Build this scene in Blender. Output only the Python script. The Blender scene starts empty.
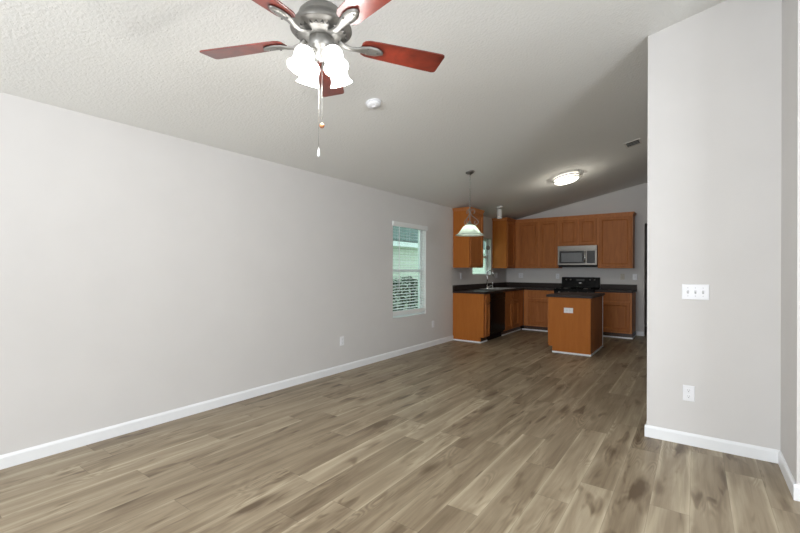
import bpy, bmesh, math, random
from mathutils import Vector, Matrix
random.seed(7)
PI = math.pi
scene = bpy.context.scene
col = scene.collection

# ------------------------------------------------------------------ camera
cam_d = bpy.data.cameras.new('camera'); cam = bpy.data.objects.new('camera', cam_d)
col.objects.link(cam); scene.camera = cam
cam_d.sensor_width = 36; cam_d.lens = 412.56/800*36
cam_d.shift_y = 3.4/800
cam_d.clip_start = .03
cam.location = (3.6623, 0, 1.2994)
cam.rotation_euler = (Matrix.Rotation(.6216, 4, 'Z') @ Matrix.Rotation(PI/2, 4, 'X') @ Matrix.Rotation(.003, 4, 'Z')).to_euler()

# ------------------------------------------------------------------ world, lights, exposure
world = bpy.data.worlds.new('world'); scene.world = world; world.use_nodes = True
wb = world.node_tree.nodes['Background']
wb.inputs[0].default_value = (.80, .92, 1.0, 1); wb.inputs[1].default_value = 1.75

def area(name, loc, rot, sx, sy, power, color):
    d = bpy.data.lights.new(name, 'AREA'); d.shape = 'RECTANGLE'; d.size = sx; d.size_y = sy
    d.energy = power; d.color = color
    o = bpy.data.objects.new(name, d); col.objects.link(o); o.location = loc; o.rotation_euler = rot
    return o
# daylight falling in through the patio door behind the camera and the window of the right wall
area('daylight_patio', (2.6, -4.5, 1.35), (PI/2, 0, 0), 3.6, 1.7, 195, (.93, .955, 1))
area('daylight_side', (6.5, .9, 1.45), (0, PI/2, 0), 1.5, 2.0, 92, (.93, .955, 1))

# flash bounced off the ceiling behind the camera
area('bounce_flash', (2.2, -1.8, 1.6), (PI-.25, 0, 0), 1.2, .6, 66, (.92, .95, 1))

vs = scene.view_settings
vs.view_transform = 'Standard'; vs.look = 'None'; vs.gamma = 1; vs.use_curve_mapping = False
vs.exposure = 0.10

# ------------------------------------------------------------------ materials
def nmat(name):
    m = bpy.data.materials.new(name); m.use_nodes = True
    nt = m.node_tree; b = nt.nodes['Principled BSDF']
    return m, nt, b
def mat(name, c, rough=.5, metal=0, noise=0, nscale=20, bump=0, bscale=40, spec=.5, coat=0, stretch=(1, 1, 1)):
    m, nt, b = nmat(name)
    b.inputs['Roughness'].default_value = rough; b.inputs['Metallic'].default_value = metal
    b.inputs['Specular IOR Level'].default_value = spec; b.inputs['Coat Weight'].default_value = coat
    tc = nt.nodes.new('ShaderNodeTexCoord'); mp = nt.nodes.new('ShaderNodeMapping')
    nt.links.new(tc.outputs['Object'], mp.inputs[0]); mp.inputs['Scale'].default_value = stretch
    n = nt.nodes.new('ShaderNodeTexNoise'); n.inputs['Scale'].default_value = nscale; n.inputs['Detail'].default_value = 4
    nt.links.new(mp.outputs[0], n.inputs['Vector'])
    r = nt.nodes.new('ShaderNodeValToRGB')
    k = noise
    r.color_ramp.elements[0].position = .3; r.color_ramp.elements[1].position = .7
    r.color_ramp.elements[0].color = (c[0]*(1-k), c[1]*(1-k), c[2]*(1-k), 1)
    r.color_ramp.elements[1].color = (min(1, c[0]*(1+k)), min(1, c[1]*(1+k)), min(1, c[2]*(1+k)), 1)
    nt.links.new(n.outputs['Fac'], r.inputs[0]); nt.links.new(r.outputs[0], b.inputs['Base Color'])
    if bump:
        n2 = nt.nodes.new('ShaderNodeTexNoise'); n2.inputs['Scale'].default_value = bscale; n2.inputs['Detail'].default_value = 3
        nt.links.new(tc.outputs['Object'], n2.inputs['Vector'])
        bp = nt.nodes.new('ShaderNodeBump'); bp.inputs['Strength'].default_value = bump; bp.inputs['Distance'].default_value = .01
        nt.links.new(n2.outputs['Fac'], bp.inputs['Height']); nt.links.new(bp.outputs[0], b.inputs['Normal'])
    return m
def emat(name, c, s, base=(.9, .9, .9)):
    m, nt, b = nmat(name)
    b.inputs['Base Color'].default_value = (*base, 1); b.inputs['Roughness'].default_value = .35
    b.inputs['Emission Color'].default_value = (*c, 1); b.inputs['Emission Strength'].default_value = s
    return m

M = {}
M['wall'] = mat('wall_paint', (.655, .643, .632), .75, noise=.015, nscale=3, bump=.03, bscale=180, spec=.25)
M['trim'] = mat('white_trim_paint', (.84, .86, .88), .35, noise=.01, nscale=6)
M['plastic'] = mat('white_plastic', (.82, .83, .86), .35, noise=.01)
M['cream'] = mat('cream_plastic', (.50, .46, .38), .4, noise=.01)
M['slot'] = mat('dark_slots', (.10, .10, .10), .5)
M['band'] = mat('dark_bronze_band', (.035, .030, .025), .4, .5)
M['duct'] = mat('painted_duct_shade', (.015, .014, .013), .8)
M['slot_grey'] = mat('grey_slots', (.42, .43, .46), .5)
M['counter'] = mat('dark_laminate', (.028, .018, .015), .5, noise=.35, nscale=150, spec=.25)
M['black'] = mat('black_enamel', (.003, .003, .003), .25, noise=.05, spec=.12)
M['black_matte'] = mat('black_cast_iron', (.008, .008, .008), .6, noise=.1, spec=.2)
M['steel'] = mat('stainless_steel', (.25, .235, .215), .4, .8, noise=.04, nscale=30, stretch=(.3, 1, 20))
M['sink'] = mat('sink_steel', (.62, .62, .60), .3, .9, noise=.04)
M['chrome'] = mat('chrome', (.75, .75, .75), .14, 1, noise=.02)
M['nickel'] = mat('brushed_nickel', (.27, .265, .25), .42, .75, noise=.06, nscale=60)
M['nickel_dark'] = mat('aged_nickel', (.20, .195, .185), .4, .9, noise=.1, nscale=60)
M['copper'] = mat('copper_bead', (.55, .22, .10), .3, .6, noise=.05)
M['screen'] = mat('microwave_window', (.16, .17, .18), .25, noise=.03)
M['panelblack'] = mat('black_glass_panel', (.012, .012, .013), .2)
M['slat'] = mat('blind_slat', (.80, .82, .82), .45, noise=.01)
M['vinyl'] = mat('vinyl_frame', (.80, .84, .84), .4, noise=.01)
M['alu'] = mat('white_baffle', (.78, .78, .76), .4, noise=.01)
M['vent'] = mat('vent_paint', (.70, .68, .64), .5, noise=.03)
M['roof'] = mat('shingle_roof', (.10, .15, .14), .8, noise=.35, nscale=6, stretch=(1, 1, 4))
M['fascia'] = mat('white_fascia', (.85, .92, .90), .5, noise=.02)
M['leaf'] = mat('hedge_leaf', (.030, .055, .028), .6, noise=.5, nscale=8)
M['stem'] = mat('hedge_stem', (.05, .035, .02), .8, noise=.2)
M['lawn'] = mat('lawn', (.20, .34, .14), .9, noise=.3, nscale=4, bump=.4, bscale=60)

def wood(name, dark, light, rough=.38, sc=(9, 9, .9), coat=.15, spec=.5):
    m, nt, b = nmat(name)
    tc = nt.nodes.new('ShaderNodeTexCoord'); mp = nt.nodes.new('ShaderNodeMapping'); mp.inputs['Scale'].default_value = sc
    nt.links.new(tc.outputs['Object'], mp.inputs[0])
    n = nt.nodes.new('ShaderNodeTexNoise'); n.inputs['Scale'].default_value = 2.2; n.inputs['Detail'].default_value = 6
    n.inputs['Distortion'].default_value = .6; n.inputs['Roughness'].default_value = .62
    nt.links.new(mp.outputs[0], n.inputs['Vector'])
    r = nt.nodes.new('ShaderNodeValToRGB'); r.color_ramp.elements[0].position = .32; r.color_ramp.elements[1].position = .68
    r.color_ramp.elements[0].color = (*dark, 1); r.color_ramp.elements[1].color = (*light, 1)
    nt.links.new(n.outputs['Fac'], r.inputs[0]); nt.links.new(r.outputs[0], b.inputs['Base Color'])
    b.inputs['Specular IOR Level'].default_value = spec; b.inputs['Roughness'].default_value = rough; b.inputs['Coat Weight'].default_value = coat; b.inputs['Coat Roughness'].default_value = .2
    return m
M['maple'] = wood('stained_maple', (.34, .117, .031), (.45, .160, .046), .5, coat=0, spec=.22)
M['maple_side'] = wood('maple_laminate_panel', (.40, .125, .020), (.45, .148, .026), .6, coat=0, spec=.2)
M['maple_frame'] = wood('stained_maple_frame', (.42, .155, .046), (.56, .215, .068), .45, coat=0, spec=.22)
M['blade'] = wood('mahogany_blade', (.085, .011, .007), (.23, .032, .017), .3, (3, 3, 3), coat=.8)
M['toe_wood'] = wood('dark_toe_board', (.05, .022, .010), (.07, .03, .014))  # dark brown wood for the toe kicks

# floor planks -------------------------------------------------------
def floor_mat():
    m, nt, b = nmat('vinyl_planks'); L = nt.links.new; N = nt.nodes.new
    def math_(op, a, bb=None, c=None):
        n = N('ShaderNodeMath'); n.operation = op
        for i, v in enumerate((a, bb, c)):
            if v is None: continue
            if isinstance(v, (int, float)): n.inputs[i].default_value = v
            else: L(v, n.inputs[i])
        return n.outputs[0]
    def comb(x, y, z):
        n = N('ShaderNodeCombineXYZ')
        for i, v in enumerate((x, y, z)):
            if isinstance(v, (int, float)): n.inputs[i].default_value = v
            else: L(v, n.inputs[i])
        return n.outputs[0]
    def noise(v, s, d, dist=0, rough=.55):
        n = N('ShaderNodeTexNoise'); n.inputs['Scale'].default_value = s; n.inputs['Detail'].default_value = d
        n.inputs['Distortion'].default_value = dist; n.inputs['Roughness'].default_value = rough; L(v, n.inputs['Vector']); return n.outputs['Fac']
    def smooth(v, lo, hi, a=0, c=1):
        n = N('ShaderNodeMapRange'); n.interpolation_type = 'SMOOTHSTEP'; L(v, n.inputs[0])
        n.inputs[1].default_value = lo; n.inputs[2].default_value = hi; n.inputs[3].default_value = a; n.inputs[4].default_value = c
        return n.outputs[0]
    tc = N('ShaderNodeTexCoord'); s = N('ShaderNodeSeparateXYZ'); L(tc.outputs['Object'], s.inputs[0])
    X, Y = s.outputs[0], s.outputs[1]
    W, LN = .182, 1.22
    xr = math_('DIVIDE', X, W); row = math_('FLOOR', xr); fx = math_('FRACT', xr)
    w1 = N('ShaderNodeTexWhiteNoise'); w1.noise_dimensions = '1D'; L(row, w1.inputs['W'])
    yr = math_('ADD', math_('DIVIDE', Y, LN), math_('MULTIPLY', w1.outputs['Value'], 7)); cl = math_('FLOOR', yr); fy = math_('FRACT', yr)
    w2 = N('ShaderNodeTexWhiteNoise'); w2.noise_dimensions = '2D'; L(comb(row, cl, 0), w2.inputs['Vector'])
    rid = w2.outputs['Value']
    off = math_('MULTIPLY', rid, 37.0)
    gx = math_('ADD', X, off)
    fine = noise(comb(math_('MULTIPLY', gx, 60), math_('MULTIPLY', Y, 2.2), off), 1, 5, .4, .6)
    broad = noise(comb(math_('MULTIPLY', gx, 9), math_('MULTIPLY', Y, 1.1), off), 1, 3, .8)
    blot = noise(comb(math_('MULTIPLY', gx, 12), math_('MULTIPLY', Y, 2.6), off), 1, 2, .5)
    # cathedral figure: rings of a stretched warped field
    warp = noise(comb(math_('MULTIPLY', gx, 10), math_('MULTIPLY', Y, 1.6), off), 1, 1, .2)
    ring = math_('SINE', math_('ADD', math_('MULTIPLY', warp, 85), math_('MULTIPLY', fine, 5)))
    rmask = smooth(noise(comb(math_('MULTIPLY', gx, 6), math_('MULTIPLY', Y, 1.5), math_('ADD', off, 5)), 1, 1), .54, .70)
    # knots
    vo = N('ShaderNodeTexVoronoi'); vo.inputs['Scale'].default_value = 1; vo.inputs['Randomness'].default_value = 1
    wv = math_('MULTIPLY', blot, .5)
    L(comb(math_('ADD', math_('MULTIPLY', gx, 4.6), wv), math_('ADD', math_('MULTIPLY', Y, 1.35), wv), off), vo.inputs['Vector'])
    knot = smooth(vo.outputs['Distance'], .05, .27, 1, 0)
    f = math_('ADD', .5, math_('MULTIPLY', math_('SUBTRACT', fine, .5), .42))
    f = math_('ADD', f, math_('MULTIPLY', math_('SUBTRACT', broad, .5), 1.05))
    f = math_('ADD', f, math_('MULTIPLY', math_('SUBTRACT', rid, .5), .24))
    f = math_('ADD', f, math_('MULTIPLY', math_('MULTIPLY', ring, rmask), .12))
    f = math_('SUBTRACT', f, math_('MULTIPLY', smooth(blot, .60, .74), .36))
    f = math_('SUBTRACT', f, math_('MULTIPLY', knot, .5))
    edge = math_('ABSOLUTE', math_('SUBTRACT', fx, .5))
    f = math_('ADD', f, math_('MULTIPLY', smooth(edge, .33, .5), math_('ADD', .02, math_('MULTIPLY', rid, .28))))
    r = N('ShaderNodeValToRGB'); L(f, r.inputs[0]); e = r.color_ramp.elements
    e[0].position = 0; e[0].color = (.12, .083, .050, 1)
    e[1].position = 1; e[1].color = (.53, .455, .33, 1)
    q = e.new(.35); q.color = (.225, .174, .114, 1)
    q = e.new(.62); q.color = (.335, .272, .187, 1)
    sx = smooth(edge, .489, .499, 0, 1)
    ey = math_('ABSOLUTE', math_('SUBTRACT', fy, .5)); sy = smooth(ey, .4980, .4995, 0, 1)
    seam = math_('MAXIMUM', sx, sy)
    mx = N('ShaderNodeMix'); mx.data_type = 'RGBA'; L(math_('MULTIPLY', seam, .40), mx.inputs['Factor']); L(r.outputs[0], mx.inputs['A'])
    mx.inputs['B'].default_value = (.07, .05, .035, 1); L(mx.outputs['Result'], b.inputs['Base Color'])
    b.inputs['Roughness'].default_value = .42; b.inputs['Specular IOR Level'].default_value = .3
    bp = N('ShaderNodeBump'); bp.inputs['Strength'].default_value = .12; bp.inputs['Distance'].default_value = .003
    L(math_('SUBTRACT', fine, math_('MULTIPLY', seam, 2)), bp.inputs['Height']); L(bp.outputs[0], b.inputs['Normal'])
    return m
M['floor'] = floor_mat()

def ceiling_mat():
    m, nt, b = nmat('textured_ceiling'); L = nt.links.new; N = nt.nodes.new
    b.inputs['Base Color'].default_value = (.79, .795, .775, 1); b.inputs['Roughness'].default_value = .9
    b.inputs['Specular IOR Level'].default_value = .15
    tc = N('ShaderNodeTexCoord')
    n1 = N('ShaderNodeTexNoise'); n1.inputs['Scale'].default_value = 62; n1.inputs['Detail'].default_value = 4; n1.inputs['Distortion'].default_value = .5
    n2 = N('ShaderNodeTexVoronoi'); n2.inputs['Scale'].default_value = 50; n2.feature = 'SMOOTH_F1'
    L(tc.outputs['Object'], n1.inputs['Vector']); L(tc.outputs['Object'], n2.inputs['Vector'])
    a = N('ShaderNodeMath'); a.operation = 'ADD'; L(n1.outputs['Fac'], a.inputs[0]); 
    mu = N('ShaderNodeMath'); mu.operation = 'MULTIPLY'; L(n2.outputs['Distance'], mu.inputs[0]); mu.inputs[1].default_value = .5
    L(mu.outputs[0], a.inputs[1])
    bp = N('ShaderNodeBump'); bp.inputs['Strength'].default_value = .5; bp.inputs['Distance'].default_value = .008
    L(a.outputs[0], bp.inputs['Height']); L(bp.outputs[0], b.inputs['Normal'])
    return m
M['ceiling'] = ceiling_mat()

def glass_mat(name, tint, mixf=.10):
    m = bpy.data.materials.new(name); m.use_nodes = True; nt = m.node_tree; nt.nodes.clear()
    o = nt.nodes.new('ShaderNodeOutputMaterial'); t = nt.nodes.new('ShaderNodeBsdfTransparent'); g = nt.nodes.new('ShaderNodeBsdfGlossy')
    g.inputs['Roughness'].default_value = .03; t.inputs[0].default_value = (*tint, 1)
    mx = nt.nodes.new('ShaderNodeMixShader'); mx.inputs[0].default_value = mixf
    nt.links.new(t.outputs[0], mx.inputs[1]); nt.links.new(g.outputs[0], mx.inputs[2]); nt.links.new(mx.outputs[0], o.inputs[0])
    return m
M['glass'] = glass_mat('window_glass', (.88, .95, .90), .06)

def siding_mat():
    m, nt, b = nmat('pale_block_wall'); L = nt.links.new; N = nt.nodes.new
    tc = N('ShaderNodeTexCoord'); s = N('ShaderNodeSeparateXYZ'); L(tc.outputs['Object'], s.inputs[0])
    c = N('ShaderNodeCombineXYZ'); L(s.outputs[1], c.inputs[0]); L(s.outputs[2], c.inputs[1])
    br = N('ShaderNodeTexBrick'); L(c.outputs[0], br.inputs['Vector']); br.inputs['Scale'].default_value = 1
    br.inputs['Brick Width'].default_value = .8; br.inputs['Row Height'].default_value = .2; br.inputs['Mortar Size'].default_value = .012
    br.inputs['Color1'].default_value = (.86, .88, .80, 1); br.inputs['Color2'].default_value = (.80, .82, .74, 1); br.inputs['Mortar'].default_value = (.62, .64, .58, 1)
    L(br.outputs['Color'], b.inputs['Base Color']); b.inputs['Roughness'].default_value = .8
    return m
M['siding'] = siding_mat()

def alabaster():
    m = bpy.data.materials.new('alabaster_glass'); m.use_nodes = True; nt = m.node_tree; b = nt.nodes['Principled BSDF']
    b.inputs['Base Color'].default_value = (.80, .88, .80, 1); b.inputs['Roughness'].default_value = .3
    tr = nt.nodes.new('ShaderNodeBsdfTranslucent'); tr.inputs[0].default_value = (.85, .95, .88, 1)
    mx = nt.nodes.new('ShaderNodeMixShader'); mx.inputs[0].default_value = .55
    o = nt.nodes['Material Output']
    nt.links.new(b.outputs[0], mx.inputs[1]); nt.links.new(tr.outputs[0], mx.inputs[2]); nt.links.new(mx.outputs[0], o.inputs[0])
    return m
M['alabaster'] = alabaster()
M['lampglass'] = emat('frosted_lit_shade', (1, .985, .96), 7.0)
M['bulb'] = emat('lit_bulb', (1, .97, .90), 60)
M['diffuser'] = emat('lit_diffuser', (1, .93, .80), 3.6)

# ------------------------------------------------------------------ mesh helpers
class MB:
    def __init__(s): s.v = []; s.f = []; s.smooth = []
    def add(s, v, f, smooth=False):
        n = len(s.v); s.v += [Vector(p) for p in v]; s.f += [tuple(i+n for i in q) for q in f]; s.smooth += [smooth]*len(f); return s
    def box(s, x0, x1, y0, y1, z0, z1):
        v = [(x, y, z) for x in (x0, x1) for y in (y0, y1) for z in (z0, z1)]
        return s.add(v, [(0, 1, 3, 2), (4, 6, 7, 5), (0, 4, 5, 1), (2, 3, 7, 6), (0, 2, 6, 4), (1, 5, 7, 3)])
    def prism(s, poly, axis, a, b):      # poly of 2D points; axis 1: XZ poly along Y, axis 0: YZ along X, axis 2: XY along Z
        def P(p, t): return {0: (t, p[0], p[1]), 1: (p[0], t, p[1]), 2: (p[0], p[1], t)}[axis]
        n = len(poly); v = [P(p, a) for p in poly]+[P(p, b) for p in poly]
        f = [tuple(range(n)), tuple(range(2*n-1, n-1, -1))]+[(i, i+n, (i+1) % n+n, (i+1) % n) for i in range(n)]
        return s.add(v, f)
    def lathe(s, prof, c=(0, 0, 0), ax=(0, 0, 1), n=32, cap=True):
        ax = Vector(ax).normalized(); q = Vector((0, 0, 1)).rotation_difference(ax); c = Vector(c); v = []
        for r, z in prof:
            for i in range(n):
                t = 2*PI*i/n; v.append(c+q @ Vector((r*math.cos(t), r*math.sin(t), z)))
        f = [(k*n+i, k*n+(i+1) % n, (k+1)*n+(i+1) % n, (k+1)*n+i) for k in range(len(prof)-1) for i in range(n)]
        s.add(v, f, True)
        if cap:
            m = len(s.v)-len(v)
            for k in (0, len(prof)-1):
                if prof[k][0] > 1e-4: s.f.append(tuple(m+k*n+i for i in range(n))); s.smooth.append(False)
        return s
    def tube(s, pts, r, n=10, taper=None):
        pts = [Vector(p) for p in pts]; v = []; up = Vector((.13, .27, .95)).normalized()
        for i, p in enumerate(pts):
            t = (pts[min(i+1, len(pts)-1)]-pts[max(i-1, 0)]).normalized()
            a = t.cross(up)
            if a.length < .05: a = t.cross(Vector((1, 0, 0)))
            a.normalize(); b = t.cross(a).normalized(); rr = r if taper is None else taper[i]
            for k in range(n):
                an = 2*PI*k/n; v.append(p+(a*math.cos(an)+b*math.sin(an))*rr)
        m = len(pts)
        f = [(i*n+k, i*n+(k+1) % n, (i+1)*n+(k+1) % n, (i+1)*n+k) for i in range(m-1) for k in range(n)]
        s.add(v, f, True); o = len(s.v)-len(v)
        s.f.append(tuple(o+k for k in range(n))); s.f.append(tuple(o+(m-1)*n+k for k in range(n))); s.smooth += [False, False]
        return s
    def ball(s, c, r, n=16, sz=1):
        prof = [(max(1e-5, r*math.sin(PI*i/10)), -r*sz*math.cos(PI*i/10)) for i in range(11)]
        return s.lathe(prof, c, n=n, cap=False)
    def rings(s, o, u, v, nrm, w, h, prof):    # rectangular loft: prof of (inset, height), closed with a flat middle
        o, u, v, nrm = map(Vector, (o, u, v, nrm)); P = []
        for ins, ht in prof:
            for a, b in ((ins, ins), (w-ins, ins), (w-ins, h-ins), (ins, h-ins)): P.append(o+u*a+v*b+nrm*ht)
        k = len(prof)
        f = [(i*4+j, i*4+(j+1) % 4, (i+1)*4+(j+1) % 4, (i+1)*4+j) for i in range(k-1) for j in range(4)]
        f += [(0, 1, 2, 3), tuple((k-1)*4+j for j in range(4))]
        return s.add(P, f)

def root_of(p):
    while p is not None and p.parent is not None: p = p.parent
    return p
def obj(name, mb, m, parent=None, bevel=0, local=False, org=None):
    me = bpy.data.meshes.new(name)
    base = Vector((0, 0, 0))
    if parent is not None and not local: base = root_of(parent).location
    elif parent is None and org is not None: base = Vector(org)
    me.from_pydata([tuple(v-base) for v in mb.v], [], mb.f)
    bm = bmesh.new(); bm.from_mesh(me); bmesh.ops.remove_doubles(bm, verts=bm.verts, dist=1e-6)
    bmesh.ops.recalc_face_normals(bm, faces=bm.faces); bm.to_mesh(me); bm.free()
    if len(me.polygons) == len(mb.f):
        me.polygons.foreach_set('use_smooth', mb.smooth)
    elif any(mb.smooth): me.polygons.foreach_set('use_smooth', [True]*len(me.polygons))
    me.materials.append(m); me.update()
    o = bpy.data.objects.new(name, me); col.objects.link(o)
    if parent is not None:
        o.parent = parent
    elif org is not None: o.location = org
    if bevel:
        b = o.modifiers.new('bevel', 'BEVEL'); b.width = bevel; b.segments = 2; b.limit_method = 'ANGLE'; b.angle_limit = .6
    return o
def thing(name, label, cat, loc, group=None, rot=None):
    o = bpy.data.objects.new(name, None); col.objects.link(o); o.location = loc; o.empty_display_size = .05
    if rot: o.rotation_euler = rot
    o['label'] = label; o['category'] = cat
    if group: o['group'] = group
    return o
def tag(o, label, cat, group=None):
    o['label'] = label; o['category'] = cat
    if group: o['group'] = group
    return o
def struct(name, mb, m, label=None, parent=None, bevel=0):
    o = obj(name, mb, m, parent, bevel)
    if parent is None:
        o['kind'] = 'structure'
        if label: o['label'] = label
    return o

# ------------------------------------------------------------------ room numbers
H0, SL = 2.443, .2079
ANG = math.atan(SL)
def cz(x): return H0+SL*x
YB = 9.48; YR = -4.0; XR = 6.2
XP0, XP1, YP, YQ = 3.354, 4.132, 3.764, 3.22
YPB = 7.0                 # where the partition block ends towards the kitchen
T = .14
XK = 4.6                  # kitchen side wall, hidden

# ------------------------------------------------------------------ structure
struct('floor', MB().box(-T, XR+T, YR-T, 11.2, -.12, 0), M['floor'], 'grey-brown wood-look plank floor')
RX = 5.1  # ridge
struct('ceiling', MB().prism([(-T, cz(-T)), (RX, cz(RX)), (XR+T, cz(RX)-SL*(XR+T-RX)), (XR+T, cz(RX)-SL*(XR+T-RX)+.15), (RX, cz(RX)+.15), (-T, cz(-T)+.15)], 1, YR-T, YB+T),
       M['ceiling'], 'textured off-white vaulted ceiling')
# left wall with two window openings
W1 = (4.93, 5.855, .56, 2.015)
W2 = (7.63, 8.555, 1.185, 1.985)
wl = MB()
ys = [YR-T, W1[0], W1[1], W2[0], W2[1], YB+T]
wl.box(-T, 0, ys[0], ys[1], 0, H0); wl.box(-T, 0, ys[2], ys[3], 0, H0); wl.box(-T, 0, ys[4], ys[5], 0, H0)
for w in (W1, W2):
    wl.box(-T, 0, w[0], w[1], 0, w[2]); wl.box(-T, 0, w[0], w[1], w[3], H0)
struct('wall_left', wl, M['wall'], 'long light grey left wall')
# back wall with a dark doorway at its right end
DX0, DX1, DZ = 2.838, 3.70, 2.235
struct('wall_back', MB().prism([(0, 0), (DX0, 0), (DX0, DZ), (DX1, DZ), (DX1, 0), (XK, 0), (XK, cz(XK)), (0, cz(0))], 1, YB, YB+T), M['wall'], 'grey kitchen back wall')
hall = MB(); hall.box(DX0-.5, DX0-.4, YB+T, 11.1, 0, 2.6); hall.box(XK, XK+.1, YB+T, 11.1, 0, 2.6); hall.box(DX0-.5, XK+.1, 11.1, 11.2, 0, 2.6)
struct('wall_hall', hall, M['wall'], 'walls of the dark hall behind the kitchen')
struct('ceiling_hall', MB().box(DX0-.5, XK+.1, YB+T, 11.2, 2.6, 2.7), M['ceiling'], 'ceiling of the dark hall')
# partition block on the right and its jog
struct('wall_partition', MB().prism([(XP0, 0), (XP1+.0, 0), (XP1, cz(XP1)), (XP0, cz(XP0))], 1, YP, YPB).prism([(XP1, 0), (XR+T, 0), (XR+T, cz(RX)-SL*(XR+T-RX)), (RX, cz(RX)), (XP1, cz(XP1))], 1, YQ, YPB), M['wall'], 'pale partition wall at the right')
struct('wall_kitchen_side', MB().prism([(XK, 0), (XK+T, 0), (XK+T, cz(XK+T)), (XK, cz(XK))], 1, YPB, YB+T), M['wall'], 'side wall of the kitchen')
# rear wall with patio door opening, right wall with a window
px0, px1, pz = .8, 4.4, 2.2
struct('wall_rear', MB().prism([(-T, 0), (px0, 0), (px0, pz), (px1, pz), (px1, 0), (XR+T, 0), (XR+T, cz(RX)-SL*(XR+T-RX)), (RX, cz(RX)), (-T, cz(-T))], 1, YR-T, YR), M['wall'], 'wall behind the camera')
zr = cz(RX)-SL*(XR-RX)
wr = MB(); wr.box(XR, XR+T, YR, 0, 0, zr); wr.box(XR, XR+T, 1.9, YQ, 0, zr); wr.box(XR, XR+T, 0, 1.9, 0, .8); wr.box(XR, XR+T, 0, 1.9, 2.2, zr)
struct('wall_right', wr, M['wall'], 'right wall of the living room')

# baseboards ---------------------------------------------------------
BH, BT = .089, .014
def bb(name, pts):      # moulded profile swept along axis-aligned straight pieces
    mb = MB()
    for (x0, x1, y0, y1, side) in pts:
        pr = [(0, 0), (BT, 0), (BT, BH-.018), (BT-.003, BH-.010), (BT-.008, BH-.003), (BT-.009, BH), (0, BH)]
        if side == '+x': mb.prism([(x0+a, z) for a, z in pr], 1, y0, y1)
        if side == '-x': mb.prism([(x1-a, z) for a, z in pr], 1, y0, y1)
        if side == '+y': mb.prism([(y0+a, z) for a, z in pr], 0, x0, x1)
        if side == '-y': mb.prism([(y1-a, z) for a, z in pr], 0, x0, x1)
    return struct(name, mb, M['trim'], 'white baseboard')
bb('baseboard_left', [(0, BT, YR, 6.80, '+x')])
bb('baseboard_partition', [(XP0-BT, XP1, YP-BT, YP, '-y'), (XP1-BT, XP1, YQ, YP-BT, '-x'), (XP1-BT, XR, YQ-BT, YQ, '-y'), (XP0-BT, XP0, YP, YPB, '-x')])
bb('baseboard_back', [(2.704, DX0, YB-BT, YB, '-y'), (DX1, XK, YB-BT, YB, '-y')])
bb('baseboard_rear', [(0, px0, YR, YR+BT, '+y'), (px1, XR, YR, YR+BT, '+y')])

# windows ------------------------------------------------------------
def window(name, w, label, meeting=True):
    y0, y1, z0, z1 = w; fr = MB(); a, b = -.132, -.092; t = .038
    fr.box(a, b, y0, y0+t, z0, z1); fr.box(a, b, y1-t, y1, z0, z1); fr.box(a, b, y0+t, y1-t, z0, z0+t); fr.box(a, b, y0+t, y1-t, z1-t, z1)
    o = struct(name, fr, M['vinyl'], label, bevel=.002)
    if meeting:
        zm = (z0+z1)/2
        struct('window_frame', MB().box(a+.005, b+.006, y0+t, y1-t, zm-.022, zm+.022), M['vinyl'], parent=o)
    struct('window_pane', MB().box(-.114, -.110, y0+t, y1-t, z0+t, z1-t), M['glass'], parent=o)
    struct('window_sill', MB().box(-.091, .0, y0, y1, z0-.0001, z0+.012), M['wall'], parent=o)
    return o
window('window_1', W1, 'living room window in the left wall')
window('window_2', W2, 'small kitchen window over the sink')
# patio door frame and side window frame behind the camera
pf = MB()
for x in (px0, (px0+px1)/2-.04, px1-.08): pf.box(x, x+.08, YR-.1, YR-.05, 0, pz)
pf.box(px0, px1, YR-.1, YR-.05, pz-.08, pz); pf.box(px0, px1, YR-.1, YR-.05, 0, .06)
struct('door_1', pf, M['vinyl'], 'white patio door frame')
sf = MB()
for y in (0, .92, 1.84): sf.box(XR+.05, XR+.1, y, y+.06, .8, 2.2)
sf.box(XR+.05, XR+.1, 0, 1.9, .8, .86); sf.box(XR+.05, XR+.1, 0, 1.9, 2.14, 2.2)
struct('window_3', sf, M['vinyl'], 'white side window frame')

# ------------------------------------------------------------------ outside
struct('ground', MB().box(-30, -T-.01, -10, 45, -.3, -.15), M['lawn'], 'lawn outside the windows')
nh = thing('neighbour_house', 'pale green block house with grey-green roof seen through the window', 'house', (-5.5, 15, -.15))
obj('wall', MB().box(-9, -4.9, 4, 34, -.15, 2.3), M['siding'], nh)
obj('roof', MB().prism([(-4.46, 2.26), (-4.46, 2.32), (-8.5, 4.4), (-8.5, 4.34)], 1, 3.6, 34.4), M['roof'], nh)
obj('fascia', MB().box(-4.50, -4.46, 3.6, 34.4, 2.10, 2.27), M['fascia'], nh)
obj('soffit', MB().box(-4.9, -4.5, 3.6, 34.4, 2.22, 2.26), M['fascia'], nh)
hd = thing('hedge', 'dark green clipped hedge outside behind the blind', 'hedge', (-2.6, 9, -.15))
lf = MB(); rnd = random.Random(3)
for i in range(9000):
    y = rnd.uniform(6.3, 12.6); x = -2.6+rnd.gauss(0, .2); z = rnd.uniform(-.1, 1.08)+.05*math.sin(y*5); s = rnd.uniform(.03, .06)
    R = Matrix.Rotation(rnd.uniform(0, 6.28), 3, 'Z') @ Matrix.Rotation(rnd.uniform(-1.2, 1.2), 3, 'X')
    c = Vector((x, y, z))
    lf.add([c+R @ Vector(q) for q in ((-s, 0, 0), (0, -s*.5, .004), (s, 0, 0), (0, s*.5, .004))], [(0, 1, 2, 3)])
obj('foliage', lf, M['leaf'], hd)
st = MB()
for i in range(14):
    y = 6.5+i*.45; st.tube([(-2.6, y, -.15), (-2.6+rnd.uniform(-.1, .1), y+.05, .4), (-2.6+rnd.uniform(-.15, .15), y-.05, .95)], .02, 6)
obj('stems', st, M['stem'], hd)

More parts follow.
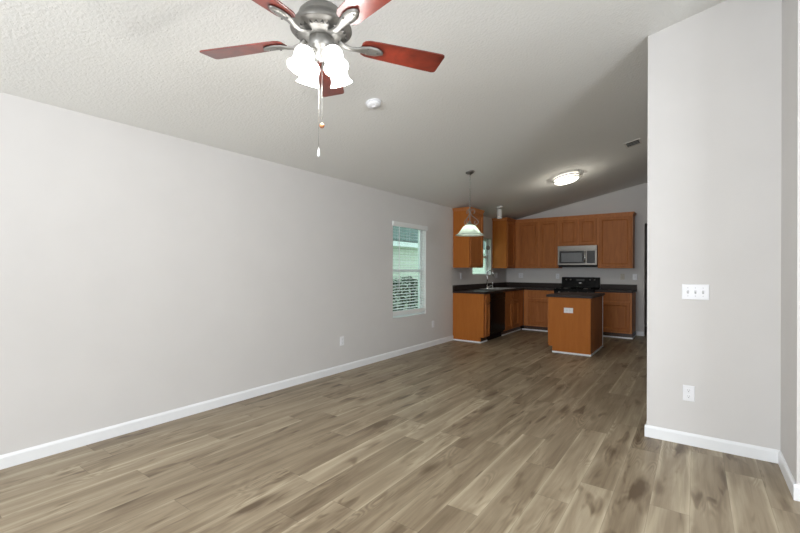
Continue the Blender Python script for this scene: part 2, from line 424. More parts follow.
# ------------------------------------------------------------------ cabinets
def door(parent, o, u, n, w, h, name='door'):
    fr = .056 if min(w, h) > .2 else .03
    if min(w, h) < .17: prof = [(0, 0), (0, .015), (.004, .019)]
    else: prof = [(0, 0), (0, .015), (.004, .019), (fr, .019), (fr+.014, .004)]
    return obj(name, MB().rings(o, u, (0, 0, 1), n, w, h, prof), M['maple'], parent, bevel=.0015)
TK = .10
def base_cab(label, loc, box, face, doors, drawers, panels=(), toe=True, mouldings=(), grp=None, notch=None):
    """box x0,x1,y0,y1; face '+x' | '-y' | '-x'."""
    x0, x1, y0, y1 = box
    t = thing('base_cabinet', label, 'cabinet', loc, grp)
    obj('body', MB().box(x0, x1, y0, y1, TK, .874), M['maple_frame'], t, bevel=.001)
    k = .055
    kx0, kx1, ky0, ky1 = x0, x1, y0, y1
    if face == '+x': kx1 -= k
    if face == '-x': kx0 += k
    if face == '-y': ky0 += k
    obj('toe_kick', MB().box(kx0, kx1, ky0, ky1, 0, TK), M['toe_wood'], t)
    for (a, b, z0, z1, nm) in doors:
        if face == '+x': door(t, (x1, a, z0), (0, 1, 0), (1, 0, 0), b-a, z1-z0, nm)
        elif face == '-x': door(t, (x0, a, z0), (0, 1, 0), (-1, 0, 0), b-a, z1-z0, nm)
        else: door(t, (a, y0, z0), (1, 0, 0), (0, -1, 0), b-a, z1-z0, nm)
    return t
Z0D, Z1D, Z0W, Z1W = .125, .69, .72, .855
# left run: end cabinet, dishwasher, sink cabinet, blind corner
YC = 6.803
XF = .61
endc = base_cab('narrow base cabinet at the near end of the left counter, with plain orange end panel', (.3, 7.0, 0), (.003, XF, YC+.012, 7.075), '+x', [(6.875, 7.050, Z0D, Z1D, 'door'), (6.875, 7.050, Z0W, Z1W, 'drawer')], ())
obj('end_panel', MB().prism([(0, 0), (XF-.055, 0), (XF-.055, TK), (XF+.004, TK), (XF+.004, .874), (0, .874)], 1, YC, YC+.012), M['maple_side'], endc)
obj('shoe_molding', MB().box(BT, XF-.04, YC-.016, YC, 0, .026).box(XF-.055, XF-.040, YC, 7.075, 0, .026), M['trim'], endc, bevel=.003)
# dishwasher
dw = thing('dishwasher', 'black built-in dishwasher under the left counter', 'dishwasher', (.3, 7.47, 0))
obj('body', MB().box(.03, XF-.01, 7.08, 7.774, .10, .868), M['black_matte'], dw)
obj('door', MB().box(XF-.01, XF+.022, 7.084, 7.770, .13, .76), M['black'], dw, bevel=.004)
cp = obj('control_panel', MB().box(XF-.01, XF+.028, 7.084, 7.770, .765, .866), M['black'], dw, bevel=.004)
obj('handle', MB().box(XF+.028, XF+.040, 7.27, 7.59, .80, .815), M['black'], cp, bevel=.003)
obj('toe_kick', MB().box(.05, XF-.06, 7.084, 7.770, 0, .10), M['black_matte'], dw)
# sink base, built hollow so that the basins hang free
sk = thing('base_cabinet', 'sink base cabinet with two doors, right of the black dishwasher', 'cabinet', (.3, 8.2, 0))
obj('body', MB().box(.003, .59, 7.777, 7.795, TK, .874).box(.003, .59, 8.85, 8.867, TK, .874).box(.01, .59, 7.795, 8.85, TK, .12).box(.59, XF, 7.777, 8.867, TK, .874), M['maple_frame'], sk)
obj('toe_kick', MB().box(.003, XF-.055, 7.777, 8.867, 0, TK), M['toe_wood'], sk)
for a, b in ((7.80, 8.17), (8.21, 8.58)):
    door(sk, (XF, a, Z0D), (0, 1, 0), (1, 0, 0), b-a, Z1D-Z0D, 'door')
    door(sk, (XF, a, Z0W), (0, 1, 0), (1, 0, 0), b-a, Z1W-Z0W, 'false_drawer_front')
obj('shoe_molding', MB().box(XF-.055, XF-.040, 7.777, 8.867, 0, .026), M['trim'], sk, bevel=.003)
# back run corner cabinet
YF = YB-.61
cc = base_cab('corner base cabinet with one door and drawer, left of the black range', (.9, 9.0, 0), (.62, 1.274, YF+.001, YB-.003), '-y', [(.72, 1.245, Z0D, Z1D, 'door'), (.72, 1.245, Z0W, Z1W, 'drawer')], ())
obj('shoe_molding', MB().box(XF-.04, 1.274, YF+.041, YF+.056, 0, .026), M['trim'], cc, bevel=.003)
rc = base_cab('base cabinet with one door and drawer, right of the black range', (2.4, 9.0, 0), (2.046, 2.69, YF+.001, YB-.003), '-y', [(2.085, 2.655, Z0D, Z1D, 'door'), (2.085, 2.655, Z0W, Z1W, 'drawer')], ())
obj('shoe_molding', MB().box(2.046, 2.69, YF+.041, YF+.056, 0, .026).box(2.69, 2.702, YF+.041, YB-.003, 0, .026), M['trim'], rc, bevel=.003)

# countertops
CT0, CT1 = .876, .914
ct = thing('countertop', 'dark brown L-shaped countertop running from the left wall to the range', 'countertop', (.3, 8, .876))
SX0, SX1, SY0, SY1 = .10, .53, 7.80, 8.60
top = MB()
top.box(0, .637, YC-.015, SY0, CT0, CT1).box(0, SX0, SY0, SY1, CT0, CT1).box(SX1, .637, SY0, SY1, CT0, CT1).box(0, .637, SY1, YB, CT0, CT1).box(.637, 1.274, YB-.637, YB, CT0, CT1)
obj('worktop', top, M['counter'], ct)
obj('backsplash', MB().box(0, .02, YC-.015, YB, CT1, CT1+.102).box(.02, 1.274, YB-.02, YB, CT1, CT1+.102), M['counter'], ct, bevel=.002)
c2 = thing('countertop', 'short dark brown countertop on the base cabinet right of the range', 'countertop', (2.4, 9, .876))
obj('worktop', MB().box(2.046, 2.712, YB-.637, YB, CT0, CT1), M['counter'], c2, bevel=.003)
obj('backsplash', MB().box(2.046, 2.712, YB-.02, YB, CT1, CT1+.102), M['counter'], c2, bevel=.002)

# sink
si = thing('kitchen_sink', 'stainless double bowl sink set in the left counter', 'sink', (.31, 8.2, .914))
rim = MB(); g = .03; ymid = (SY0+SY1)/2
rim.box(SX0-.02, SX0+.05, SY0-.015, SY1+.015, CT1, CT1+.006).box(SX1-g, SX1+.015, SY0-.015, SY1+.015, CT1, CT1+.006)
for a, b in ((SY0-.015, SY0+g), (ymid-.02, ymid+.02), (SY1-g, SY1+.015)): rim.box(SX0+.05, SX1-g, a, b, CT1, CT1+.006)
obj('rim', rim, M['sink'], si)
for a, b in ((SY0+g, ymid-.02), (ymid+.02, SY1-g)):
    x0, x1 = SX0+.05, SX1-g; q = .02; zb = CT1-.19
    v = [(x0, a, CT1+.001), (x1, a, CT1+.001), (x1, b, CT1+.001), (x0, b, CT1+.001), (x0+q, a+q, zb), (x1-q, a+q, zb), (x1-q, b-q, zb), (x0+q, b-q, zb)]
    bs = obj('basin', MB().add(v, [(0, 1, 5, 4), (1, 2, 6, 5), (2, 3, 7, 6), (3, 0, 4, 7), (4, 5, 6, 7)]), M['sink'], si)
    obj('drain', MB().lathe([(.04, 0), (.04, .004), (.02, .002)], ((x0+x1)/2, (a+b)/2, zb+.001)), M['chrome'], bs)
# faucet
fa = thing('faucet', 'tall chrome gooseneck faucet behind the sink', 'faucet', (.115, 8.09, .921))
zf = .920
obj('base', MB().lathe([(.028, 0), (.028, .008), (.018, .02), (.015, .05), (.013, .06)], (.115, 8.09, zf)), M['chrome'], fa)
pts = [(.115, 8.09, zf+.05), (.115, 8.09, zf+.20), (.115, 8.09, zf+.31)]+[(.18-.065*math.cos(t), 8.09, zf+.31+.065*math.sin(t)) for t in [PI*k/10 for k in range(1, 11)]]+[(.245, 8.09, zf+.25)]
obj('spout', MB().tube(pts, .0115, 12), M['chrome'], fa)
hn = obj('handle', MB().lathe([(.014, 0), (.016, .02), (.010, .04)], (.115, 8.17, zf)).tube([(.115, 8.17, zf+.035), (.15, 8.19, zf+.05), (.19, 8.21, zf+.055)], .006, 8), M['chrome'], fa)
sp = obj('side_sprayer', MB().lathe([(.022, 0), (.022, .006), (.012, .015), (.011, .05), (.016, .09), (.018, .12), (.006, .135)], (.125, 8.34, zf)), M['chrome'])
tag(sp, 'slim chrome side sprayer standing right of the gooseneck faucet', 'sprayer')

# wall cabinets
def crown(parent, path):    # stepped, flaring crown made of stacked boxes
    mb = MB()
    for (x0, x1, y0, y1, ex) in path:
        for k, (z0, z1) in enumerate(((2.385, 2.402), (2.402, 2.422), (2.422, 2.4425))):
            e = (.008, .020, .032)[k]
            mb.box(x0-e*ex[0], x1+e*ex[1], y0-e*ex[2], y1, z0, z1)
    return obj('crown_molding', mb, M['maple_frame'], parent, bevel=.002)
ZU = 1.345; ZT = 2.385; UD = .33
u1 = thing('wall_cabinet', 'tall upper cabinet on the left wall behind the pendant lamp', 'cabinet', (.16, 7.1, ZU))
obj('body', MB().box(0, UD-.001, YC+.006, 7.40, ZU, ZT), M['maple_frame'], u1)
obj('end_panel', MB().box(0, UD, YC, YC+.006, ZU-.002, ZT), M['maple_side'], u1)
door(u1, (UD, YC+.03, ZU+.025), (0, 1, 0), (1, 0, 0), 7.40-YC-.055, ZT-ZU-.045)
crown(u1, [(0, UD, YC, 7.40, (0, 1, 1))])
u2 = thing('wall_cabinet', 'corner upper cabinet on the left wall beyond the kitchen window', 'cabinet', (.16, 8.95, ZU))
obj('body', MB().box(0, UD-.001, 8.626, YB-UD-.002, ZU, ZT), M['maple_frame'], u2)
obj('end_panel', MB().box(0, UD, 8.62, 8.626, ZU-.002, ZT), M['maple_side'], u2)
door(u2, (UD, 8.65, ZU+.025), (0, 1, 0), (1, 0, 0), .44, ZT-ZU-.045)
crown(u2, [(0, UD, 8.62, YB-UD-.034, (0, 1, 1))])
YU = YB-UD
u3 = thing('wall_cabinet', 'two-door upper cabinet left of the microwave', 'cabinet', (.8, 9.1, ZU))
obj('body', MB().box(0, 1.274, YU, YB, ZU, ZT), M['maple_frame'], u3)
for a, b in ((.425, .845), (.885, 1.255)): door(u3, (a, YU, ZU+.025), (1, 0, 0), (0, -1, 0), b-a, ZT-ZU-.045)
crown(u3, [(UD, 1.274, YU, YB, (0, 0, 1))])
u4 = thing('wall_cabinet', 'short two-door upper cabinet above the microwave', 'cabinet', (1.72, 9.1, 1.83))
obj('body', MB().box(1.276, 2.044, YU, YB, 1.815, ZT), M['maple_frame'], u4)
for a, b in ((1.295, 1.655), (1.690, 2.025)): door(u4, (a, YU, 1.835), (1, 0, 0), (0, -1, 0), b-a, ZT-1.835-.02)
crown(u4, [(1.276, 2.044, YU, YB, (0, 0, 1))])
u5 = thing('wall_cabinet', 'wide single-door upper cabinet at the right end, beside the microwave', 'cabinet', (2.4, 9.1, ZU))
obj('body', MB().box(2.046, 2.668, YU, YB, ZU, ZT), M['maple_frame'], u5)
door(u5, (2.068, YU, ZU+.025), (1, 0, 0), (0, -1, 0), .580, ZT-ZU-.045)
crown(u5, [(2.046, 2.668, YU, YB, (0, 1, 1))])

# microwave
YM = YB-.39
mw = thing('microwave', 'stainless over-the-range microwave with dark window', 'microwave', (1.725, 9.1, 1.39))
obj('body', MB().box(1.281, 2.039, YM+.02, YB-.002, 1.39, 1.813), M['black_matte'], mw)
obj('top_vent', MB().box(1.279, 2.041, YM-.005, YM+.02, 1.725, 1.813), M['steel'], mw, bevel=.003)
dr = obj('door', MB().box(1.279, 2.041, YM, YM+.02, 1.412, 1.723), M['steel'], mw, bevel=.003)
obj('glass_surround', MB().box(1.310, 1.800, YM-.003, YM+.001, 1.445, 1.705), M['panelblack'], dr)
obj('window', MB().box(1.350, 1.760, YM-.005, YM-.001, 1.475, 1.665), M['screen'], dr)
obj('control_panel', MB().box(1.850, 2.007, YM-.003, YM+.001, 1.445, 1.705), M['panelblack'], mw)
obj('handle', MB().tube([(1.820, YM, 1.46), (1.820, YM-.035, 1.475), (1.820, YM-.042, 1.575), (1.820, YM-.035, 1.675), (1.820, YM, 1.69)], .013, 10), M['chrome'], dr)
obj('underside_grille', MB().box(1.295, 2.025, YM+.02, YB-.05, 1.372, 1.392), M['black_matte'], mw)

# range
rg = thing('range', 'black gas range between the back counters, partly behind the island', 'range', (1.725, 8.95, 0))
RY = YB-.66
obj('body', MB().box(1.279, 2.041, RY+.02, YB-.01, .06, .905), M['black'], rg, bevel=.003)
od = obj('oven_door', MB().box(1.284, 2.036, RY-.02, RY+.018, .22, .78), M['black'], rg, bevel=.005)
obj('handle', MB().tube([(1.355, RY-.018, .73), (1.355, RY-.06, .735), (1.965, RY-.06, .735), (1.965, RY-.018, .73)], .011, 10), M['black'], od)
obj('storage_drawer', MB().box(1.284, 2.036, RY-.01, RY+.018, .065, .21), M['black'], rg, bevel=.004)
obj('front_control_panel', MB().box(1.281, 2.039, RY-.015, RY+.018, .79, .905), M['black'], rg, bevel=.004)
for i in range(4):
    obj('knob', MB().lathe([(.022, 0), (.02, .012), (.016, .03)], (1.385+i*.18, RY-.015, .85), (0, -1, 0), 16), M['nickel_dark'], rg)
obj('cooktop', MB().box(1.279, 2.041, RY-.01, YB-.07, .906, .925), M['black'], rg, bevel=.004)
for gx in (1.465, 1.855):
    gr = MB(); zt = .958
    for dx in (-.15, 0, .15): gr.box(gx+dx-.006, gx+dx+.006, RY+.04, YB-.12, zt-.012, zt)
    for y in (RY+.04, RY+.18, RY+.30, RY+.42, YB-.132): gr.box(gx-.15, gx+.15, y, y+.012, zt-.012, zt)
    for dx in (-.15, .14):
        for y in (RY+.04, YB-.132): gr.box(gx+dx, gx+dx+.01, y, y+.01, .925, zt-.012)
    obj('grate', gr, M['black_matte'], rg)
    for y in (RY+.16, RY+.42):
        obj('burner', MB().lathe([(.045, 0), (.045, .008), (.034, .010), (.034, .018), (.001, .019)], (gx, y, .925), n=20), M['nickel'], rg)
bg = obj('backguard', MB().prism([(YB-.085, .925), (YB-.06, 1.155), (YB-.012, 1.155), (YB-.012, .925)], 0, 1.279, 2.041), M['black'], rg, bevel=.006)
def bgp(z): return YB-.085+(z-.925)/.23*.025
for x in (1.375, 1.465, 1.855, 1.945):
    obj('control_knob', MB().lathe([(.018, 0), (.017, .012), (.008, .024)], (x, bgp(1.10)-.001, 1.10), (0, -1, .1), 16), M['nickel_dark'], bg)
obj('badge', MB().box(1.635, 1.685, bgp(1.03)-.003, bgp(1.03)+.001, 1.026, 1.036), M['chrome'], bg)
obj('display', MB().box(1.575, 1.745, bgp(1.11)-.003, bgp(1.07)+.002, 1.075, 1.115), M['panelblack'], bg)

# island
IX0, IX1, IY0, IY1 = 1.752, 2.372, 6.745, 7.76
isl = thing('kitchen_island', 'orange-brown cabinet island with dark top standing before the range', 'kitchen island', (2.1, 7.2, 0))
obj('body', MB().box(IX0, IX1-.006, IY0+.006, IY1, TK, .874), M['maple_frame'], isl)
obj('toe_kick', MB().box(IX0+.06, IX1-.006, IY0+.006, IY1, 0, TK), M['toe_wood'], isl)
obj('front_panel', MB().prism([(IX0+.06, 0), (IX1-.0, 0), (IX1-.0, .874), (IX0-.0, .874), (IX0-.0, TK), (IX0+.06, TK)], 1, IY0, IY0+.006), M['maple_side'], isl)
obj('side_panel', MB().box(IX1-.006, IX1, IY0+.006, IY1, 0, .874), M['maple'], isl)
obj('corner_trim', MB().box(IX1-.020, IX1+.004, IY0-.004, IY0, .026, .874), M['maple_side'], isl, bevel=.001)
obj('edge_trim', MB().box(IX1, IX1+.006, IY1-.014, IY1, .026, .874), M['trim'], isl)
obj('shoe_molding', MB().box(IX0+.06, IX1+.014, IY0-.014, IY0, 0, .026).box(IX1, IX1+.014, IY0, IY1, 0, .026), M['trim'], isl, bevel=.003)
for a, b in ((IY0+.03, IY0+.48), (IY0+.51, IY1-.03)):
    door(isl, (IX0, a, Z0D), (0, 1, 0), (-1, 0, 0), b-a, Z1D-Z0D, 'door')
    door(isl, (IX0, a, Z0W), (0, 1, 0), (-1, 0, 0), b-a, Z1W-Z0W, 'drawer')
it = obj('countertop', MB().box(IX0-.03, IX1+.03, IY0-.025, IY1+.03, CT0, CT1), M['counter'], bevel=.003)
tag(it, 'dark brown countertop on the kitchen island', 'countertop')

# ------------------------------------------------------------------ plates
def plate(name, label, cat, c, u, n, w, h, kind, grp=None, m='plastic', gangs=1):
    c, u, n = Vector(c), Vector(u), Vector(n); Z = Vector((0, 0, 1))
    t = thing(name, label, cat, c, grp)
    obj('cover_plate', MB().rings(c-u*w/2-Z*h/2, u, Z, n, w, h, [(0, 0), (0, .003), (.003, .006)]), M[m], t)
    def rect(mb, cu, cv, ww, hh, dep): mb.rings(c+u*(cu-ww/2)+Z*(cv-hh/2)+n*.0055, u, Z, n, ww, hh, [(0, 0), (0, dep), (min(ww, hh)*.15, dep+.0008)])
    if kind == 'outlet':
        for s in (-1, 1):
            a, b = MB(), MB()
            if w > h:
                rect(a, s*.022, 0, .028, .034, .0015); r_ = obj('receptacle', a, M[m], t)
                rect(b, s*.022-.004, .006, .008, .002, .0026); rect(b, s*.022-.004, -.006, .008, .002, .0026); rect(b, s*.022+.008, 0, .005, .005, .0026)
            else:
                rect(a, 0, s*.022, .034, .028, .0015); r_ = obj('receptacle', a, M[m], t)
                rect(b, -.006, s*.022+.004, .002, .008, .0026); rect(b, .006, s*.022+.004, .002, .008, .0026); rect(b, 0, s*.022-.008, .005, .005, .0026)
            obj('slots', b, M['slot'], r_)
    elif kind == 'switch':
        for g_ in range(gangs):
            cu = (g_-(gangs-1)/2)*.046
            a = MB(); rect(a, cu, 0, .011, .025, .0008); r_ = obj('toggle_slot', a, M['slot_grey'], t)
            P = c+u*cu+n*.006
            tg = MB().add([P+u*x+Z*z+n*d for x, z, d in ((-.004, -.004, 0), (.004, -.004, 0), (.004, .009, 0), (-.004, .009, 0), (-.003, .006, .012), (.003, .006, .012), (.003, .011, .011), (-.003, .011, .011))],
                          [(0, 1, 5, 4), (1, 2, 6, 5), (2, 3, 7, 6), (3, 0, 4, 7), (4, 5, 6, 7), (0, 1, 2, 3)])
            obj('toggle', tg, M['plastic'], r_)
            for z in (.03, -.03): obj('screw', MB().lathe([(.003, 0), (.003, .001)], P+Z*z, n, 8), M['slot_grey'], t)
    elif kind == 'rocker':
        a = MB(); rect(a, 0, 0, .032, .066, .002); obj('rocker', a, M[m], t)
    return t
X_, Y_ = (1, 0, 0), (0, 1, 0); NX, NY = (1, 0, 0), (0, -1, 0)
plate('outlet', 'white duplex outlet low on the long left wall, left of the window', 'outlet', (0, 3.847, .391), Y_, NX, .072, .115, 'outlet')
plate('outlet', 'white duplex outlet low on the left wall between window and kitchen', 'outlet', (0, 6.09, .372), Y_, NX, .072, .115, 'outlet')
wp = obj('wall_hook', MB().box(0, .012, -.012, .012, -.05, .05).box(.012, .022, -.008, .008, -.045, -.03), M['plastic'], org=(0, 6.167, 1.50), bevel=.003)
tag(wp, 'slim white wall bracket at eye height right of the window', 'bracket')
plate('outlet', 'white outlet above the left counter, below the near upper cabinet', 'outlet', (0, 7.125, 1.186), Y_, NX, .072, .115, 'outlet')
plate('light_switch', 'white double rocker switch beside the sink, right of the kitchen window', 'switch', (0, 8.86, 1.186), Y_, NX, .118, .115, 'rocker')
plate('outlet', 'wide white outlet plate on the back wall near the kitchen corner', 'outlet', (.345, YB, 1.18), X_, NY, .105, .115, 'outlet')
plate('outlet', 'narrow white outlet on the back wall just left of the range', 'outlet', (1.175, YB, 1.171), X_, NY, .072, .115, 'outlet')
plate('outlet', 'cream outlet on the back wall right of the range', 'outlet', (2.452, YB, 1.171), X_, NY, .072, .115, 'outlet', m='cream')
plate('light_switch', 'white switch at the right end of the kitchen back wall', 'switch', (2.674, YB, 1.172), X_, NY, .080, .118, 'switch')
plate('outlet', 'white horizontal outlet on the front panel of the island', 'outlet', (2.057, IY0, .677), X_, NY, .135, .080, 'outlet')
plate('light_switch', 'white triple toggle switch plate on the right partition wall', 'switch', (3.662, YP, 1.142), X_, NY, .165, .114, 'switch', gangs=3)
plate('outlet', 'white duplex outlet low on the right partition wall', 'outlet', (3.623, YP, .384), X_, NY, .073, .116, 'outlet')

# ------------------------------------------------------------------ blind
bl = thing('window_blind', 'white horizontal blind with open slats hanging in the left wall window', 'blind', (-.03, 5.39, .6))
obj('valance', MB().box(-.005, .022, 4.908, 5.875, 1.955, 2.028), M['slat'], bl, bevel=.004)
obj('head_rail', MB().box(-.07, -.008, 4.94, 5.845, 1.965, 2.012), M['slat'], bl)
sl = MB(); z = .705; tl = math.radians(6.5)
while z < 1.95:
    cxs = -.038; hw = .025; P = []
    for (dx, dz) in ((-hw, 0), (0, .0012), (hw, 0)):
        x = cxs+dx*math.cos(tl); zz = z-dx*math.sin(tl)+dz; P.append((x, zz))
    sl.prism([(a, b) for a, b in P]+[(a, b-.002) for a, b in reversed(P)], 1, 4.945, 5.84)
    z += .0455
obj('slats', sl, M['slat'], bl)
obj('bottom_rail', MB().box(-.063, -.010, 4.945, 5.84, .608, .672), M['slat'], bl, bevel=.004)
cd = MB()
for y in (5.07, 5.39, 5.71):
    for x in (-.064, -.012): cd.tube([(x, y, .66), (x, y, 1.97)], .0012, 5)
obj('ladder_cords', cd, M['slat'], bl)
obj('tilt_wand', MB().tube([(.012, 5.075, 1.96), (.012, 5.075, .98)], .006, 8), M['slat'], bl)

# window ornament
orn = thing('window_ornament', 'small grey disc hanging in the kitchen window', 'ornament', (-.03, 8.46, 1.80))
obj('disc', MB().lathe([(.044, -.004), (.048, 0), (.044, .004)], (-.03, 8.46, 1.79), (1, -1.2, 0), 20), M['nickel_dark'], orn)
obj('cord', MB().tube([(-.03, 8.46, 1.835), (-.03, 8.46, 1.985)], .002, 6), M['slot'], orn)

# ------------------------------------------------------------------ ceiling fixtures
def point(name, parent, loc, power, radius, color):
    d = bpy.data.lights.new(name, 'POINT'); d.energy = power; d.shadow_soft_size = radius; d.color = color
    o = bpy.data.objects.new(name, d); col.objects.link(o); o.parent = parent; o.location = loc
    return o
FAN_W = 8
def cthing(name, label, cat, x, y, up=0):
    return thing(name, label, cat, (x, y, cz(x)+up), rot=(0, -ANG, 0))
sd = cthing('smoke_detector', 'round white smoke detector on the ceiling beside the fan', 'smoke detector', 1.41, 2.745)
obj('base', MB().lathe([(.068, 0), (.068, -.010), (.062, -.012)]), M['plastic'], sd, local=True)
obj('cover', MB().lathe([(.060, -.010), (.058, -.026), (.046, -.036), (.0001, -.038)]), M['plastic'], sd, local=True)
obj('sensor_ring', MB().lathe([(.020, -.037), (.018, -.042), (.0001, -.043)], n=20), M['plastic'], sd, local=True)

vn = cthing('ceiling_vent', 'small grey ceiling air vent near the right partition', 'vent', 2.957, 6.50)
obj('frame', MB().box(-.10, .10, -.13, -.105, -.008, 0).box(-.10, .10, .105, .13, -.008, 0).box(-.10, -.078, -.105, .105, -.008, 0).box(.078, .10, -.105, .105, -.008, 0), M['vent'], vn, local=True)
obj('duct_shade', MB().box(-.078, .078, -.105, .105, -.0015, -.0005), M['duct'], vn, local=True)  # thin near-black sheet, shade inside the duct painted as colour
lv = MB()
for i in range(3):
    y = -.06+i*.06
    lv.add([(-.078, y-.010, -.014), (.078, y-.010, -.014), (.078, y+.010, -.002), (-.078, y+.010, -.002), (-.078, y-.008, -.015), (.078, y-.008, -.015), (.078, y+.012, -.003), (-.078, y+.012, -.003)],
           [(0, 1, 2, 3), (4, 5, 6, 7), (0, 1, 5, 4), (2, 3, 7, 6), (0, 3, 7, 4), (1, 2, 6, 5)])
obj('louvres', lv, M['vent'], vn, local=True)

fl = cthing('ceiling_light', 'round flush ceiling light with two dark bands, lit', 'ceiling light', 1.927, 7.08)
obj('base', MB().lathe([(.17, 0), (.17, -.018), (.15, -.02)], n=40), M['trim'], fl, local=True)
obj('diffuser', MB().lathe([(.186, -.019), (.19, -.03), (.19, -.075), (.165, -.092), (.10, -.103), (.0001, -.106)], n=40), M['diffuser'], fl, local=True)
for z in (-.022, -.060):
    obj('band', MB().lathe([(.189, z), (.203, z), (.203, z-.014), (.189, z-.014), (.189, z)], n=40, cap=False), M['band'], fl, local=True)
point('lamp_light', fl, (0, 0, -.17), 10, .09, (1, .93, .80))

spt = thing('spotlight', 'small white cylinder spotlight on the ceiling above the sink', 'spotlight', (.509, 7.774, cz(.509)))
obj('canopy', MB().lathe([(.06, .012), (.06, -.012), (.05, -.026)], (0, 0, 0), (-SL, 0, 1)), M['alu'], spt, local=True)
obj('neck', MB().lathe([(.012, -.02), (.012, -.06)], n=12), M['nickel_dark'], spt, local=True)
obj('lamp_can', MB().lathe([(.030, -.045), (.047, -.05), (.047, -.19), (.051, -.192), (.051, -.228), (.040, -.228), (.040, -.20), (.0001, -.20)], n=28), M['alu'], spt, local=True)
obj('bulb', MB().lathe([(.034, -.205), (.030, -.216), (.0001, -.220)], n=20), emat('dim_bulb', (1, .95, .85), 2.0), spt, local=True)

# pendant -------------------------------------------------------------
PX, PY = 1.096, 5.256
pc = cz(PX)
pn = thing('pendant_lamp', 'hanging pendant lamp with white bell glass shade and scrolled metal arms', 'pendant lamp', (PX, PY, pc))
obj('canopy', MB().lathe([(.063, .012), (.063, -.008), (.045, -.022), (.014, -.034), (.010, -.045)], (0, 0, 0), (-SL, 0, 1)), M['nickel_dark'], pn, local=True)
ch = MB(); z = -.05; k = 0; zend = 2.175-pc
while z > zend:
    pts = []
    for i in range(13):
        t = 2*PI*i/12; a, b = .010*math.cos(t), .019*math.sin(t)
        pts.append((a, 0, z-.015+b) if k % 2 else (0, a, z-.015+b))
    ch.tube(pts, .003, 6); z -= .031; k += 1
obj('chain', ch, M['nickel'], pn, local=True)
zs = 1.936-pc     # top of shade
obj('stem', MB().lathe([(.004, zend+.0), (.009, zend-.01), (.006, zend-.05), (.012, zend-.06), (.006, zend-.07), (.006, zs+.05), (.018, zs+.04), (.026, zs+.01), (.050, zs+.0), (.050, zs-.008)], n=20), M['nickel'], pn, local=True)
SCR = [(.048, .163), (.062, .162), (.070, .180), (.060, .203), (.038, .210), (.016, .196), (.010, .168), (.024, .132), (.064, .097), (.104, .066), (.120, .036), (.106, .010), (.078, .006), (.062, .024), (.070, .044), (.084, .040)]
def spline(P, k=5):
    o = []
    for i in range(len(P)-1):
        a, b, c, d = [Vector(P[min(max(j, 0), len(P)-1)]) for j in (i-1, i, i+1, i+2)]
        for q in range(k):
            t = q/k; o.append(.5*(2*b+(c-a)*t+(2*a-5*b+4*c-d)*t*t+(3*b-a-3*c+d)*t**3))
    return o+[Vector(P[-1])]
for a in (.62, .62+2*PI/3, .62+4*PI/3):
    pts = [(r*math.cos(a), r*math.sin(a), zs+z) for r, z in spline(SCR)]
    obj('scroll_arm', MB().tube(pts, .0042, 8), M['nickel'], pn, local=True)
shp = [(.050, zs-.005), (.062, zs-.008), (.090, zs-.028), (.115, zs-.060), (.135, zs-.092), (.160, zs-.122), (.185, zs-.140), (.201, zs-.149)]
obj('shade', MB().lathe(shp+[(r-.003, z-.0025) for r, z in reversed(shp)], n=48, cap=False), M['alabaster'], pn, local=True)
obj('bulb', MB().ball((0, 0, zs-.065), .032, sz=1.15), M['bulb'], pn, local=True)

# ceiling fan -----------------------------------------------------------
FX, FY, FZ = 2.148, 1.437, 2.442
fan = thing('ceiling_fan', 'nickel ceiling fan with five red mahogany blades and four lit glass shades', 'ceiling fan', (FX, FY, cz(FX)))
fz = FZ-cz(FX)
obj('canopy', MB().lathe([(.075, .02), (.075, -.02), (.05, -.06), (.025, -.08)], (0, 0, 0), (-SL*.5, 0, 1)), M['nickel'], fan, local=True)
obj('downrod', MB().lathe([(.014, -.04), (.014, fz+.2)], n=16), M['nickel'], fan, local=True)
obj('motor_housing', MB().lathe([(.02, fz+.155), (.060, fz+.152), (.092, fz+.142), (.110, fz+.122), (.117, fz+.100), (.118, fz+.092), (.124, fz+.090), (.126, fz+.076), (.140, fz+.068), (.150, fz+.054), (.151, fz+.044), (.146, fz+.038), (.128, fz+.034), (.122, fz+.024), (.112, fz+.016), (.100, fz+.012), (.094, fz+.006), (.06, fz+.004)], n=56), M['nickel'], fan, local=True)
orb = MB()
for i in range(26):
    a = 2*PI*i/26; c = Vector((math.cos(a), math.sin(a), 0)); t_ = Vector((-math.sin(a), math.cos(a), 0))
    p = c*.119+Vector((0, 0, fz+.020))
    orb.add([p-t_*.012+Vector((0, 0, -.006))-c*.004, p+t_*.012+Vector((0, 0, -.006))-c*.004, p+Vector((0, 0, .008))+c*.006, p+c*.008-Vector((0,0,.004))], [(0, 1, 3), (1, 2, 3), (2, 0, 3), (0, 1, 2)])
obj('ornament_band', orb, M['nickel_dark'], fan, local=True)
obj('switch_housing', MB().lathe([(.055, fz+.012), (.060, fz+.0), (.063, fz-.02), (.063, fz-.040), (.056, fz-.050), (.040, fz-.056), (.034, fz-.062), (.034, fz-.082), (.024, fz-.092), (.012, fz-.098), (.009, fz-.108), (.0001, fz-.112)], n=40), M['nickel'], fan, local=True)
ph = 2.2616
BP = math.radians(-12)
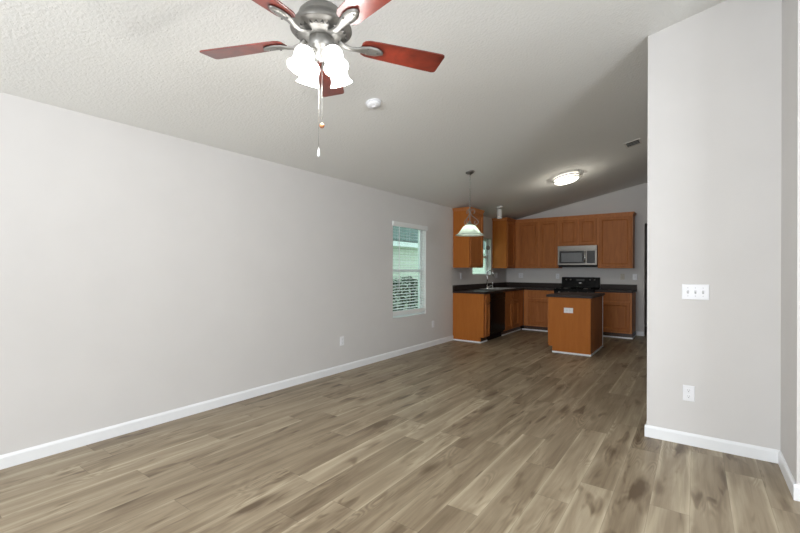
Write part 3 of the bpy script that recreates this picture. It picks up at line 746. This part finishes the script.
for k in range(5):
    a = ph+k*2*PI/5
    R = Matrix.Rotation(a, 3, 'Z') @ Matrix.Rotation(BP, 3, 'X')
    # blade outline (r, half width)
    out = []
    r0, r1 = .205, .66
    lo = [(r0, .030), (r0+.010, .046), (r0+.035, .057), (r0+.08, .060), (r1-.10, .071), (r1-.02, .073), (r1-.006, .069), (r1, .058)]
    poly = [(x, w) for x, w in lo]+[(x, -w) for x, w in reversed(lo)]
    n = len(poly)
    v = [R @ Vector((x, w, zz))+Vector((0, 0, fz)) for zz in (0, .007) for x, w in poly]
    f = [tuple(range(n)), tuple(range(2*n-1, n-1, -1))]+[(i, (i+1) % n, (i+1) % n+n, i+n) for i in range(n)]
    b_ = obj('blade', MB().add(v, f), M['blade'], fan, local=True, bevel=.0015)
    # blade iron: curved arm and leaf-shaped plate under the blade
    arm = MB()
    secs = [(.085, .020, .004), (.115, .017, -.012), (.150, .014, -.020), (.185, .016, -.016), (.210, .024, -.010), (.245, .032, -.008), (.285, .030, -.008), (.310, .018, -.008), (.322, .006, -.008)]
    vv = []
    for (x, w, zz) in secs:
        for s, dz in ((-1, 0), (-.45, -.007), (.45, -.007), (1, 0), (.9, .005), (-.9, .005)):
            vv.append(R @ Vector((x, w*s, zz+dz))+Vector((0, 0, fz)))
    ff = [(i*6+j, i*6+(j+1) % 6, (i+1)*6+(j+1) % 6, (i+1)*6+j) for i in range(len(secs)-1) for j in range(6)]
    ff += [tuple(range(6)), tuple((len(secs)-1)*6+j for j in range(6))]
    bi = obj('blade_iron', arm.add(vv, ff, True), M['nickel'], fan, local=True)
    for x, y in ((.235, .018), (.235, -.018), (.29, 0)):
        sc = MB().lathe([(.0055, 0), (.004, .003), (.0001, .004)], R @ Vector((x, y, -.015))+Vector((0, 0, fz)), R @ Vector((0, 0, -1)), 10)
        obj('screw', sc, M['nickel_dark'], bi, local=True)
sh_az = .6216-PI/2+PI/4         # four shades, one nearly towards the view
for k in range(4):
    a = sh_az+k*PI/2
    d = Vector((math.cos(a), math.sin(a), 0)); zc = fz-.062
    p0 = d*.055+Vector((0, 0, zc)); tilt = math.radians(22)
    ax = (d*math.sin(tilt)-Vector((0, 0, math.cos(tilt)))).normalized()
    p1 = d*.078+Vector((0, 0, zc-.004))
    ar = obj('light_arm', MB().tube([d*.02+Vector((0, 0, zc)), p0, p1, p1+ax*.02], .008, 10).lathe([(.010, 0), (.022, .004), (.024, .018), (.020, .020)], p1+ax*.004, ax, 20), M['nickel'], fan, local=True)
    pr = [(.022, .012), (.030, .018), (.043, .030), (.048, .046), (.047, .066), (.044, .084), (.046, .102), (.052, .116), (.060, .125)]
    obj('glass_shade', MB().lathe(pr+[(r-.003, z+.0005) for r, z in reversed(pr)], p1, ax, 32, cap=False), M['lampglass'], fan, local=True)
    obj('bulb', MB().ball(p1+ax*.075, .022), M['bulb'], ar, local=True)
    point('shade_light', fan, p1+ax*.150, FAN_W, .03, (1, .985, .95))
def chain(x, y, ztop, zbot):
    mb = MB(); mb.tube([(x, y, ztop), (x, y, zbot)], .0009, 6); z = ztop
    while z > zbot:
        mb.ball((x, y, z), .0018, 6); z -= .008
    return mb
bx = Vector((.813, .582, 0))
q = bx*.004; zc0 = cz(FX)
pc1 = obj('pull_chain', chain(q.x, q.y, fz-.09, 2.025-zc0), M['nickel_dark'], fan, local=True)
obj('pull_ball', MB().ball((q.x, q.y, 2.014-zc0), .0125), M['copper'], pc1, local=True)
q = bx*-.012
pc2 = obj('pull_chain', chain(q.x, q.y, fz-.09, 1.90-zc0), M['nickel_dark'], fan, local=True)
obj('pull_fob', MB().lathe([(.002, .03), (.004, .02), (.008, -.005), (.007, -.012), (.0001, -.016)], (q.x, q.y, 1.875-zc0), n=14), M['plastic'], pc2, local=True)
